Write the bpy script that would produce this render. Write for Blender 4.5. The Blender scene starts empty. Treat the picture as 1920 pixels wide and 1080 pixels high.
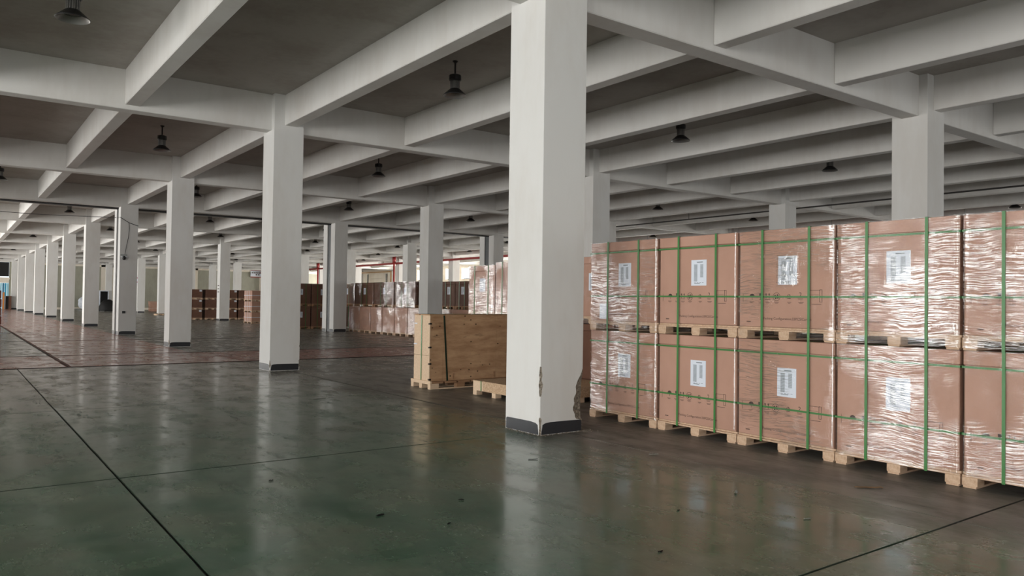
import bpy, bmesh, math, random
from mathutils import Vector, Matrix, noise
random.seed(7)
sc = bpy.context.scene
COL = sc.collection
PI = math.pi
# ------------------------------------------------------------------ camera
YAW, PITCH, ROLL, FPX = 0.6330, 0.0184, 0.0141, 1440.7
CX, CY, CZ = -6.1035, -7.6037, 1.6
fw = Vector((math.sin(YAW) * math.cos(PITCH), math.cos(YAW) * math.cos(PITCH), math.sin(PITCH)))
rt = Vector((math.cos(YAW), -math.sin(YAW), 0))
up = rt.cross(fw)
c_, s_ = math.cos(ROLL), math.sin(ROLL)
r2 = c_ * rt - s_ * up * -1 * -1
# photo x = c*X + s*Y, photo y(up) = -s*X + c*Y
ax = c_ * rt + s_ * up
ay = -s_ * rt + c_ * up
cam_d = bpy.data.cameras.new('camera')
cam = bpy.data.objects.new('camera', cam_d)
COL.objects.link(cam)
M = Matrix(((ax.x, ay.x, -fw.x, CX), (ax.y, ay.y, -fw.y, CY), (ax.z, ay.z, -fw.z, CZ), (0, 0, 0, 1)))
cam.matrix_world = M
cam_d.sensor_width = 36
cam_d.lens = FPX * 36 / 1920
cam_d.clip_end = 400
cam_d.clip_start = 0.05
sc.camera = cam
# ------------------------------------------------------------------ world, exposure
w = bpy.data.worlds.new('overcast_sky')
sc.world = w
w.use_nodes = True
bg = w.node_tree.nodes['Background']
bg.inputs[0].default_value = (0.86, 0.93, 1.0, 1)
bg.inputs[1].default_value = 2.2
sc.view_settings.view_transform = 'Standard'
sc.view_settings.look = 'None'
sc.view_settings.gamma = 1
sc.view_settings.use_curve_mapping = False
sc.view_settings.exposure = -0.52

# ------------------------------------------------------------------ plan of the hall
SX = 9.54
WX, WY = 0.341, 0.352
ZB2, ZB1, ZBS, ZC = 5.375, 5.49, 5.465, 6.175
YK = [0, 9.62, 19.24, None, 38.50, 48.12, 57.74, 67.36, 76.98, 86.60, 96.22]
XL, XR, YBK, YF = -19.08, 38.17, -17.0, 96.45
TOPB = 6.35

def daylight(name, loc, rot, sx, sy, power, col=(1, 0.985, 0.96)):
    d = bpy.data.lights.new(name, 'AREA')
    d.shape = 'RECTANGLE'; d.size = sx; d.size_y = sy
    d.energy = power; d.color = col
    o = bpy.data.objects.new(name, d); COL.objects.link(o)
    o.location = loc; o.rotation_euler = rot
    return o
# windows: list of (centre along wall, width, z0, z1)
WZ0, WZ1 = 0.9, 4.9
LEFT_W = [(-12.0, 6.4), (-4.8, 7.2), (4.8, 7.2)] + [(y, 6.4) for y in (24.0, 33.8, 43.3, 52.9, 62.5, 72.2, 81.8, 91.4)]
BACK_W = [(-14.3, 6.4), (-4.8, 6.8), (4.8, 6.8), (14.3, 6.4), (23.9, 6.4), (33.4, 6.4)]
for yc, wd in LEFT_W:
    P = 2100 if yc < 15 else (1100 if yc < 30 else 3200)
    daylight('left_window_daylight', (XL - 0.35, yc, (WZ0 + WZ1) / 2), (0, -PI / 2, 0), WZ1 - WZ0, wd, P)
for xc, wd in BACK_W:
    daylight('back_window_daylight', (xc, YBK - 0.35, (WZ0 + WZ1) / 2), (PI / 2, 0, 0), wd, WZ1 - WZ0, 430)
RW_PAIR = [k * 9.62 + 3.0 for k in range(-1, 10)]
RIGHT_W = []
for k in range(-1, 10):
    y0 = k * 9.62
    RIGHT_W += [(y0 + 3.34, 1.8), (y0 + 6.6, 1.8)]
RIGHT_W = [r for r in RIGHT_W if not (76.5 < r[0] < 87.5)]
for k in range(-1, 10):
    if k in (8,): continue
    daylight('right_window_daylight', (XR + 0.4, k * 9.62 + 5.0, 3.0), (0, PI / 2, 0), 4.2, 5.2, 1500 if k < 3 else 6000, (1, 0.97, 0.92))

# ------------------------------------------------------------------ materials
def srgb(r, g, b):
    f = lambda v: (v / 255 / 12.92) if v / 255 <= 0.04045 else ((v / 255 + 0.055) / 1.055) ** 2.4
    return (f(r), f(g), f(b), 1)

class NT:
    def __init__(s, name):
        s.m = bpy.data.materials.new(name); s.m.use_nodes = True
        s.t = s.m.node_tree; s.b = s.t.nodes['Principled BSDF']
        s.out = s.t.nodes['Material Output']
    def n(s, typ, **kw):
        nd = s.t.nodes.new(typ)
        for k, v in kw.items():
            if k.startswith('i_'):
                key = k[2:]
                key = int(key) if key.isdigit() else key.replace('_', ' ')
                nd.inputs[key].default_value = v
            else: setattr(nd, k, v)
        return nd
    def l(s, a, b): s.t.links.new(a, b)
    def coord(s, kind='Object', scale=(1, 1, 1), rot=(0, 0, 0), loc=(0, 0, 0)):
        tc = s.n('ShaderNodeTexCoord'); mp = s.n('ShaderNodeMapping')
        mp.inputs['Scale'].default_value = scale; mp.inputs['Rotation'].default_value = rot
        mp.inputs['Location'].default_value = loc
        s.l(tc.outputs[kind], mp.inputs[0]); return mp.outputs[0]
    def world(s, scale=(1, 1, 1), rot=(0, 0, 0), loc=(0, 0, 0)):
        g = s.n('ShaderNodeNewGeometry'); mp = s.n('ShaderNodeMapping')
        mp.inputs['Scale'].default_value = scale; mp.inputs['Rotation'].default_value = rot
        mp.inputs['Location'].default_value = loc
        s.l(g.outputs['Position'], mp.inputs[0]); return mp.outputs[0]
    def noise(s, vec, scale, detail=4, rough=0.55, out='Fac'):
        nd = s.n('ShaderNodeTexNoise'); nd.inputs['Scale'].default_value = scale
        nd.inputs['Detail'].default_value = detail; nd.inputs['Roughness'].default_value = rough
        s.l(vec, nd.inputs['Vector']); return nd.outputs[out]
    def ramp(s, fac, stops, interp='LINEAR'):
        r = s.n('ShaderNodeValToRGB'); r.color_ramp.interpolation = interp
        el = r.color_ramp.elements
        while len(el) < len(stops): el.new(0.5)
        for e, (p, c) in zip(el, stops):
            e.position = p; e.color = c if len(c) == 4 else (*c, 1)
        s.l(fac, r.inputs[0]); return r.outputs[0]
    def mix(s, fac, a, b, mode='MIX'):
        m = s.n('ShaderNodeMix', data_type='RGBA', blend_type=mode)
        for sock, v in ((m.inputs[0], fac), (m.inputs[6], a), (m.inputs[7], b)):
            if hasattr(v, 'is_linked') or isinstance(v, bpy.types.NodeSocket): s.l(v, sock)
            else: sock.default_value = v
        return m.outputs[2]
    def math(s, op, a, b=0.0, c=None):
        m = s.n('ShaderNodeMath', operation=op)
        for i, v in enumerate((a, b) if c is None else (a, b, c)):
            if isinstance(v, bpy.types.NodeSocket): s.l(v, m.inputs[i])
            else: m.inputs[i].default_value = v
        return m.outputs[0]
    def step(s, v, lo, hi):
        m = s.n('ShaderNodeMapRange', interpolation_type='SMOOTHSTEP')
        s.l(v, m.inputs[0]); m.inputs[1].default_value = lo; m.inputs[2].default_value = hi
        return m.outputs[0]
    def bump(s, h, strength=0.3, dist=0.01):
        b = s.n('ShaderNodeBump'); b.inputs['Strength'].default_value = strength
        b.inputs['Distance'].default_value = dist
        s.l(h, b.inputs['Height']); s.l(b.outputs[0], s.b.inputs['Normal']); return b.outputs[0]

def flat(name, col, rough=0.6, metal=0.0, spec=0.5, var=0.0):
    t = NT(name)
    t.b.inputs['Roughness'].default_value = rough; t.b.inputs['Metallic'].default_value = metal
    t.b.inputs['Specular IOR Level'].default_value = spec
    f = t.noise(t.world(), 6, 3)
    d = tuple(c * (1 - var) for c in col[:3]) + (1,)
    t.l(t.mix(f, d, col), t.b.inputs['Base Color'])
    return t.m

BLK = (0, 0, 0, 1); WHT = (1, 1, 1, 1)
def mat_paint(name, base, dirt, amt):
    t = NT(name)
    n1 = t.noise(t.world((0.6, 0.6, 0.25)), 1.5, 5)
    n2 = t.noise(t.world((1, 1, 0.3)), 7, 4)
    f = t.math('MULTIPLY', t.step(t.math('ADD', n1, t.math('MULTIPLY', n2, 0.4)), 0.55, 0.95), amt)
    t.l(t.mix(f, base, dirt), t.b.inputs['Base Color'])
    t.b.inputs['Roughness'].default_value = 0.75; t.b.inputs['Specular IOR Level'].default_value = 0.25
    t.bump(t.noise(t.world(), 40, 3), 0.08, 0.005)
    return t.m
M_COL = mat_paint('white_column_paint', srgb(207, 206, 203), srgb(192, 187, 180), 0.5)
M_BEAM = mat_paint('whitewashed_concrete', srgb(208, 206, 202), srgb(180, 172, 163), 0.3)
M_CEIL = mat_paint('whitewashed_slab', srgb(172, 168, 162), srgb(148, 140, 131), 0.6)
M_WALL = mat_paint('cream_wall_paint', srgb(230, 222, 208), srgb(205, 192, 172), 0.5)
M_WALLG = mat_paint('grey_green_wall_panel', srgb(166, 165, 150), srgb(140, 138, 124), 0.5)
M_BAND = flat('black_skirting_paint', srgb(44, 46, 50), 0.35, var=0.3)
M_RAW = NT('broken_concrete')
_h = M_RAW.noise(M_RAW.world(), 38, 6, 0.7)
M_RAW.l(M_RAW.ramp(_h, [(0.3, srgb(70, 64, 56)), (0.55, srgb(140, 130, 116)), (0.75, srgb(196, 188, 176))]), M_RAW.b.inputs['Base Color'])
M_RAW.b.inputs['Roughness'].default_value = 0.95; M_RAW.bump(_h, 1.0, 0.02); M_RAW = M_RAW.m

def mat_floor():
    t = NT('worn_green_and_red_floor_paint')
    g = t.n('ShaderNodeNewGeometry'); sp = t.n('ShaderNodeSeparateXYZ'); t.l(g.outputs['Position'], sp.inputs[0])
    X, Y = sp.outputs[0], sp.outputs[1]
    big = t.noise(t.world(), 0.35, 4); mid = t.noise(t.world(), 1.3, 5, 0.6); fine = t.noise(t.world(), 9, 6, 0.7)
    streak = t.noise(t.world((2.6, 0.22, 1), rot=(0, 0, 0.12)), 1.6, 6, 0.65)
    green = t.mix(t.step(mid, 0.3, 0.75), srgb(60, 90, 71), srgb(100, 112, 93))
    # worn, brownish lane where trucks pass beside the pallets and beyond
    wob = t.math('ADD', X, t.math('MULTIPLY', t.math('SUBTRACT', big, 0.5), 3.5))
    wob = t.math('ADD', wob, t.math('MULTIPLY', t.math('SUBTRACT', streak, 0.5), 1.6))
    lane = t.step(wob, -1.1, 0.5)
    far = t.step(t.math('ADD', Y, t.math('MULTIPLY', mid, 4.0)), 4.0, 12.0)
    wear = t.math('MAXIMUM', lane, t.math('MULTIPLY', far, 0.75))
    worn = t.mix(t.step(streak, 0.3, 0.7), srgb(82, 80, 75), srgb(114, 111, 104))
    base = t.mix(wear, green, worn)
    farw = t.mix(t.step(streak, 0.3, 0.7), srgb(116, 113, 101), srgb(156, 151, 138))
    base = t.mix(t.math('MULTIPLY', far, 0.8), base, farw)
    stain = t.step(t.math('MULTIPLY', big, mid), 0.24, 0.40)
    base = t.mix(t.math('MULTIPLY', stain, 0.35), base, srgb(52, 47, 40))
    rx = t.math('MULTIPLY', t.math('GREATER_THAN', Y, 12.2), t.math('LESS_THAN', Y, 16.1))
    ry = t.math('MULTIPLY', t.math('GREATER_THAN', Y, 12.2), t.math('MULTIPLY', t.math('GREATER_THAN', X, -3.87), t.math('LESS_THAN', X, -0.36)))
    redm = t.math('MAXIMUM', rx, ry)
    red = t.mix(t.step(streak, 0.3, 0.7), srgb(150, 92, 80), srgb(182, 134, 118))
    redf = t.math('MULTIPLY', redm, t.math('SUBTRACT', 1.0, t.math('MULTIPLY', t.step(X, 4, 9), 0.6)))
    base = t.mix(redf, base, red)
    scuff = t.step(t.noise(t.world((1.0, 0.12, 1), rot=(0, 0, -0.35)), 3.2, 8, 0.78), 0.55, 0.68)
    sc2 = t.math('MULTIPLY', scuff, t.math('ADD', 0.3, t.math('MULTIPLY', lane, 0.6)))
    base = t.mix(sc2, base, srgb(30, 28, 26))
    spk = t.step(fine, 0.66, 0.75)
    base = t.mix(t.math('MULTIPLY', spk, 0.12), base, srgb(130, 128, 118))
    wb = t.math('MULTIPLY', t.math('SUBTRACT', t.noise(t.world(), 1.1, 4), 0.5), 0.12)
    jm = None
    near = t.math('LESS_THAN', Y, 12.2); beyond = t.math('GREATER_THAN', Y, 12.2)
    west = t.math('SUBTRACT', 1.0, t.step(X, -2.5, -0.3)); north = t.step(Y, 1.5, 3.0)
    for ax_, c, wd, k, lim in ((Y, -0.09, 0.020, 0.7, west), (Y, 4.75, 0.018, 0.35, west), (Y, -4.93, 0.014, 0.7, None), (Y, 12.2, 0.15, 0.9, None), (Y, 16.1, 0.12, 0.8, None), (X, 0.05, 0.035, 0.5, north), (X, -4.86, 0.015, 0.7, near), (X, -3.87, 0.07, 0.7, beyond), (Y, 23.9, 0.2, 0.5, None)):
        src = t.math('ADD', ax_, t.math('MULTIPLY', wb, min(1.0, wd * 8)))
        d = t.math('ABSOLUTE', t.math('SUBTRACT', src, c))
        m_ = t.math('MULTIPLY', t.math('SUBTRACT', 1.0, t.step(d, wd * 0.5, wd)), k)
        if lim is not None: m_ = t.math('MULTIPLY', m_, lim)
        jm = m_ if jm is None else t.math('MAXIMUM', jm, m_)
    base = t.mix(jm, base, srgb(20, 18, 16))
    mot = t.math('ADD', 0.35, t.math('MULTIPLY', t.noise(t.world((1, 0.6, 1)), 3.2, 9, 0.75), 1.3))
    cmb = t.n('ShaderNodeCombineXYZ')
    for i_ in range(3): t.l(mot, cmb.inputs[i_])
    base = t.mix(0.9, base, cmb.outputs[0], 'MULTIPLY')
    t.l(base, t.b.inputs['Base Color'])
    r = t.math('ADD', t.math('MULTIPLY', mid, 0.12), t.math('MULTIPLY', lane, t.math('SUBTRACT', 0.26, t.math('MULTIPLY', far, 0.16))))
    dull = t.step(t.noise(t.world((1, 0.55, 1)), 2.4, 9, 0.72), 0.42, 0.62)
    r = t.math('ADD', r, t.math('MULTIPLY', dull, 0.15))
    r = t.math('ADD', r, t.math('MULTIPLY', scuff, 0.10))
    r = t.math('ADD', r, t.math('MULTIPLY', jm, 0.6))
    t.l(t.math('ADD', r, 0.085), t.b.inputs['Roughness'])
    t.l(t.math('MULTIPLY', t.math('SUBTRACT', 1.0, jm), 0.5), t.b.inputs['Specular IOR Level'])
    t.b.inputs['IOR'].default_value = 1.55
    h = t.math('ADD', t.math('MULTIPLY', t.noise(t.world(), 2.2, 2), 0.5), t.math('MULTIPLY', fine, 0.06))
    t.bump(h, 0.3, 0.008)
    return t.m
M_FLOOR = mat_floor()
M_JOINT = flat('floor_joint_dirt', srgb(22, 20, 18), 0.9)

def mat_carton(name, a, b, rough=0.62):
    t = NT(name)
    v = t.noise(t.coord('Object', (1, 1, 1)), 1.6, 4)
    fl = t.noise(t.coord('Object', (1, 60, 1)), 4, 2)
    c = t.mix(t.step(v, 0.3, 0.7), a, b)
    c = t.mix(t.math('MULTIPLY', fl, 0.12), c, srgb(110, 78, 62))
    t.l(c, t.b.inputs['Base Color']); t.b.inputs['Roughness'].default_value = rough
    t.b.inputs['Specular IOR Level'].default_value = 0.3
    return t.m
M_CART = mat_carton('kraft_carton', srgb(176, 137, 118), srgb(187, 147, 128))
M_LID = mat_carton('kraft_carton_lid', srgb(176, 136, 117), srgb(188, 148, 129))
M_CARTD = mat_carton('shade_darkened_brown_carton', srgb(98, 68, 54), srgb(114, 81, 65))  # dark brown, taken darker to put the stacks' shade into the colour

def mat_wood(name, a, b, dark, axis=(1, 14, 14), knots=0.0, osb=False):
    t = NT(name)
    v = t.noise(t.coord('Object', axis), 2.2, 6, 0.65)
    c = t.mix(t.step(v, 0.3, 0.72), a, b)
    if knots:
        vo = t.n('ShaderNodeTexVoronoi'); t.l(t.coord('Object', (2.4, 2.4, 3.6)), vo.inputs['Vector']); vo.inputs['Scale'].default_value = 2.6
        k = t.math('SUBTRACT', 1.0, t.step(vo.outputs['Distance'], 0.07, 0.15))
        sel = t.math('GREATER_THAN', t.noise(t.coord('Object'), 2.0, 1), 0.42)
        c = t.mix(t.math('MULTIPLY', t.math('MULTIPLY', k, sel), knots), c, dark)
        st = t.step(t.noise(t.coord('Object', (1.3, 1.3, 5)), 1.8, 6, 0.7), 0.58, 0.72)
        c = t.mix(t.math('MULTIPLY', st, 0.5 * knots), c, dark)
    if osb:
        vo = t.n('ShaderNodeTexVoronoi'); t.l(t.coord('Object', (1, 1, 1)), vo.inputs['Vector']); vo.inputs['Scale'].default_value = 60
        c = t.mix(0.5, c, t.ramp(vo.outputs['Distance'], [(0.1, a), (0.7, dark)]))
    t.l(c, t.b.inputs['Base Color']); t.b.inputs['Roughness'].default_value = 0.7
    t.b.inputs['Specular IOR Level'].default_value = 0.25
    t.bump(v, 0.2, 0.003)
    return t.m
M_PAL = mat_wood('pallet_pine', srgb(206, 178, 152), srgb(184, 152, 124), srgb(90, 60, 40))
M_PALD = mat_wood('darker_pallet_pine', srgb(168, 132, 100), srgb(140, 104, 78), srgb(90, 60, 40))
M_PALP = mat_wood('pale_crate_pine', srgb(224, 198, 170), srgb(208, 180, 150), srgb(120, 85, 55))
M_PLY = mat_wood('knotty_plywood', srgb(196, 160, 124), srgb(160, 122, 90), srgb(54, 34, 24), (0.8, 0.8, 3.5), knots=0.95)
M_OSB = mat_wood('pressed_chipboard', srgb(218, 192, 160), srgb(196, 165, 132), srgb(150, 115, 85), osb=True)

M_STRAP = flat('green_strapping', srgb(58, 122, 58), 0.35, var=0.15)
M_STRAPD = flat('dark_strapping', srgb(24, 46, 34), 0.4)
M_PAPER = flat('white_label_paper', srgb(214, 220, 230), 0.5)
M_INK = flat('black_print', srgb(62, 44, 38), 0.7)
M_INKG = flat('grey_barcode_print', srgb(110, 120, 124), 0.7)
def mat_film(name, base_f, crk, rough, bstr, seed, plo):
    t = NT(name); nt = t.t
    # crinkles run along the load, gently slanted
    g = t.n('ShaderNodeNewGeometry')
    wn_ = t.n('ShaderNodeTexNoise'); wn_.inputs['Scale'].default_value = 1.7; wn_.inputs['Detail'].default_value = 2
    t.l(g.outputs['Position'], wn_.inputs['Vector'])
    wz = t.n('ShaderNodeVectorMath', operation='MULTIPLY_ADD'); t.l(wn_.outputs['Color'], wz.inputs[0])
    wz.inputs[1].default_value = (0.0, 0.0, 0.16); t.l(g.outputs['Position'], wz.inputs[2])
    def vec(scale, rot=(0, 0, 0), loc=(0, 0, 0)):
        mp = t.n('ShaderNodeMapping'); mp.inputs['Scale'].default_value = scale; mp.inputs['Rotation'].default_value = rot
        mp.inputs['Location'].default_value = loc; t.l(wz.outputs[0], mp.inputs[0]); return mp.outputs[0]
    v1 = vec((1.2, 1.2, 22), loc=(seed, seed, seed))
    v2 = vec((2, 2.6, 78), loc=(seed * 2, 0, 0))
    v3 = vec((6, 6, 60), rot=(0.35, 0, 0))
    n1 = t.noise(v1, 1.6, 5, 0.6); n2 = t.noise(v2, 1.4, 5, 0.65); n3 = t.noise(v3, 2.2, 4, 0.6)
    h = t.math('ADD', t.math('MULTIPLY', n1, 1.0), t.math('MULTIPLY', n2, 0.55))
    h = t.math('ADD', h, t.math('MULTIPLY', n3, 0.3))
    bp_ = t.n('ShaderNodeBump'); bp_.inputs['Strength'].default_value = bstr; bp_.inputs['Distance'].default_value = 0.0046
    t.l(h, bp_.inputs['Height'])
    gl = t.n('ShaderNodeBsdfGlossy'); gl.inputs['Roughness'].default_value = rough
    gl.inputs['Color'].default_value = (1, 1, 1, 1)
    t.l(bp_.outputs[0], gl.inputs['Normal'])
    tr = t.n('ShaderNodeBsdfTransparent'); tr.inputs['Color'].default_value = (0.985, 0.985, 0.985, 1)
    patch = t.step(t.noise(t.world((1, 0.9, 1.1), loc=(seed, 2 * seed, 0)), 1.25, 3), plo, plo + 0.16)
    f = t.math('ADD', base_f, t.math('MULTIPLY', t.step(t.math('ADD', t.math('MULTIPLY', n2, 0.65), t.math('MULTIPLY', n3, 0.35)), 0.47, 0.56), t.math('MULTIPLY', patch, crk)))
    mx = t.n('ShaderNodeMixShader'); t.l(f, mx.inputs[0]); t.l(tr.outputs[0], mx.inputs[1]); t.l(gl.outputs[0], mx.inputs[2])
    t.l(mx.outputs[0], t.out.inputs['Surface'])
    return t.m
M_FILM = [mat_film('smooth_clear_stretch_film', 0.006, 0.10, 0.08, 0.5, 1.0, 0.48),
          mat_film('crinkled_clear_stretch_film', 0.012, 0.36, 0.09, 0.9, 4.3, 0.40),
          mat_film('heavily_crinkled_stretch_film', 0.024, 0.50, 0.10, 1.0, 9.1, 0.37),
          mat_film('loosely_crinkled_stretch_film', 0.016, 0.36, 0.10, 1.0, 6.6, 0.42)]
M_FOLD = mat_film('gathered_film_edge', 0.22, 0.4, 0.2, 0.8, 3.0, 0.2)
M_RED = flat('red_sprinkler_pipe', srgb(150, 46, 46), 0.45)
M_DARK = flat('dark_joint_cover', srgb(38, 42, 44), 0.45)
M_BLKR = flat('black_rubber', srgb(12, 11, 11), 0.7)
M_LAMPB = flat('black_lamp_housing', srgb(26, 25, 25), 0.4)
M_LAMPR = flat('brushed_reflector', srgb(150, 148, 145), 0.35, metal=0.7)
M_LENS = flat('grey_lamp_lens', srgb(60, 66, 62), 0.2)
M_STEEL = flat('galvanised_steel', srgb(150, 152, 150), 0.4, metal=0.6)
M_FRAME = flat('grey_window_frame', srgb(88, 92, 92), 0.5)
M_CONDUIT = flat('dark_conduit', srgb(45, 42, 40), 0.5)
gm = NT('window_glass'); _tr = gm.n('ShaderNodeBsdfTransparent'); _gl = gm.n('ShaderNodeBsdfGlossy'); _gl.inputs['Roughness'].default_value = 0.02
_mx = gm.n('ShaderNodeMixShader'); _mx.inputs[0].default_value = 0.08
gm.l(_tr.outputs[0], _mx.inputs[1]); gm.l(_gl.outputs[0], _mx.inputs[2]); gm.l(_mx.outputs[0], gm.out.inputs['Surface'])
M_GLASS = gm.m

# ------------------------------------------------------------------ mesh helpers
def box(bm, x0, x1, y0, y1, z0, z1, mi=0):
    vs = [bm.verts.new(p) for p in ((x0, y0, z0), (x1, y0, z0), (x1, y1, z0), (x0, y1, z0), (x0, y0, z1), (x1, y0, z1), (x1, y1, z1), (x0, y1, z1))]
    for f in ((3, 2, 1, 0), (4, 5, 6, 7), (0, 1, 5, 4), (1, 2, 6, 5), (2, 3, 7, 6), (3, 0, 4, 7)):
        fc = bm.faces.new([vs[i] for i in f]); fc.material_index = mi
    return vs
def tube(bm, a, b, r, n=8, r2=None, cap=True):
    a, b = Vector(a), Vector(b); d = (b - a).normalized()
    u = d.orthogonal().normalized(); v = d.cross(u); r2 = r if r2 is None else r2
    A = [bm.verts.new(a + (u * math.cos(2 * PI * i / n) + v * math.sin(2 * PI * i / n)) * r) for i in range(n)]
    B = [bm.verts.new(b + (u * math.cos(2 * PI * i / n) + v * math.sin(2 * PI * i / n)) * r2) for i in range(n)]
    for i in range(n): bm.faces.new([A[i], A[(i + 1) % n], B[(i + 1) % n], B[i]])
    if cap: bm.faces.new(A[::-1]); bm.faces.new(B)
def lathe(bm, prof, n=24, closed=False):
    rings = []
    for r, z in prof:
        if r < 1e-5: rings.append([bm.verts.new((0, 0, z))])
        else: rings.append([bm.verts.new((r * math.cos(2 * PI * i / n), r * math.sin(2 * PI * i / n), z)) for i in range(n)])
    for A, B in zip(rings, rings[1:]):
        for i in range(n):
            j = (i + 1) % n
            if len(A) == 1 and len(B) == 1: continue
            if len(A) == 1: bm.faces.new([A[0], B[j], B[i]])
            elif len(B) == 1: bm.faces.new([A[i], A[j], B[0]])
            else: bm.faces.new([A[i], A[j], B[j], B[i]])
def mk(name, bm, mats, parent=None, loc=None, smooth=False, bevel=0, link=True):
    if bevel:
        bmesh.ops.bevel(bm, geom=list(bm.edges), offset=bevel, segments=1, affect='EDGES', profile=0.5)
    bmesh.ops.recalc_face_normals(bm, faces=bm.faces)
    me = bpy.data.meshes.new(name); bm.to_mesh(me); bm.free()
    for m in (mats if isinstance(mats, (list, tuple)) else [mats]): me.materials.append(m)
    if smooth:
        for p in me.polygons: p.use_smooth = True
    o = bpy.data.objects.new(name, me)
    if loc: o.location = loc
    if parent: o.parent = parent
    if link: COL.objects.link(o)
    return o
def bx(name, x0, x1, y0, y1, z0, z1, m, parent=None, bevel=0):
    bm = bmesh.new(); box(bm, x0, x1, y0, y1, z0, z1)
    return mk(name, bm, m, parent, bevel=bevel)
def tag(o, label=None, cat=None, group=None, kind=None):
    if label: o['label'] = label
    if cat: o['category'] = cat
    if group: o['group'] = group
    if kind: o['kind'] = kind
    return o
def thing(name, label, cat, loc=(0, 0, 0), rz=0, group=None):
    o = bpy.data.objects.new(name, None); COL.objects.link(o)
    o.location = loc; o.rotation_euler = (0, 0, rz); o.empty_display_size = 0.1
    return tag(o, label, cat, group)
def kids(o): return [c for c in ALLKIDS.get(o.name, [])]
def copy_tree(o, parent=None):
    c = o.copy(); COL.objects.link(c); c.parent = parent
    for ch in list(o.children): copy_tree(ch, c)
    return c
def struct(o, label=None):
    o['kind'] = 'structure'
    if label: o['label'] = label
    return o
def ordinal(i): return ['first', 'second', 'third', 'fourth', 'fifth', 'sixth', 'seventh', 'eighth', 'ninth', 'tenth', 'eleventh'][i]

# ------------------------------------------------------------------ floor: slabs with open joints
fl = struct(bx('floor', XL - 0.3, XR + 0.3, YBK - 0.3, YF + 3, -0.30, -0.012, M_JOINT))
rowsY = [YBK, -9.8, -4.93, -0.09, 4.75, 12.2, 16.1, 23.9, 33.5, 43.1, 57.5, 77, YF]
nearX = [XL, -14.6, -9.75, -4.86, 0.05, 4.9, 9.7, 19.2, 28.7, XR]
farX = [XL, -13.5, -8.7, -3.87, 0.05, 4.9, 9.7, 19.2, 28.7, XR]
gY = {-4.93: 0.016, -0.09: 0.006, 12.2: 0.045, 16.1: 0.04, 4.75: 0.005}
gX = {-4.86: 0.018, -3.87: 0.03, 0.05: 0.012}
for a, b in zip(rowsY, rowsY[1:]):
    xs = nearX if a < 12 else farX
    for c, d in zip(xs, xs[1:]):
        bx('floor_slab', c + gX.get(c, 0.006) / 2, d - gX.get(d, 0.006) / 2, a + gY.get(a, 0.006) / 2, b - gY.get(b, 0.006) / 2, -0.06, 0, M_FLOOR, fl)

# ------------------------------------------------------------------ ceiling: slab and beams
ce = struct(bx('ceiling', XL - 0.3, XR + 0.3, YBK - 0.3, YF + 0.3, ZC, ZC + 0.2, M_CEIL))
def beam(x0, x1, y0, y1, z0): return bx('beam', x0, x1, y0, y1, z0, ZC + 0.02, M_BEAM, ce, bevel=0.012)
spans = []
ylines = [(-19.24 + 1.9, None)]
B2 = [(-9.62 - 0.18, -9.62 + 0.165)] + [(y - 0.18, y + 0.165) for y in YK[:3]] + [(28.06, 28.52), (29.02, 29.48)] + [(y - 0.18, y + 0.165) for y in YK[4:]]
for a, b in B2: beam(XL, XR, a, b, ZB2)
lines1 = []
for r in range(-2, 5):
    X = r * SX
    lines1.append((X - 0.10, X + 0.195, ZB1))
    if r < 4:
        lines1.append((X + 3.00, X + 3.28, ZBS)); lines1.append((X + 6.22, X + 6.50, ZBS))
edges = [YBK] + [v for ab in B2 for v in ab] + [YF]
for i in range(0, len(edges) - 1, 2):
    a, b = edges[i], edges[i + 1]
    if b - a < 1: continue
    for x0, x1, z in lines1:
        if x0 < -14 and a > 20: continue
        beam(max(x0, XL), min(x1, XR), a, b, z)
# expansion joint: steel covers between paired columns, black sheet for shade between paired beams
EJ = bpy.data.objects.new('trim_1', None); COL.objects.link(EJ); struct(EJ, 'dark joint covers between paired columns, black sheet for gap shade between paired beams')
bx('beam_gap_shade', XL, XR, 28.53, 29.01, ZB2 - 0.035, ZB2 + 0.03, M_BLKR, EJ)  # black sheet stands for the shade in the open gap between beams

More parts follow.
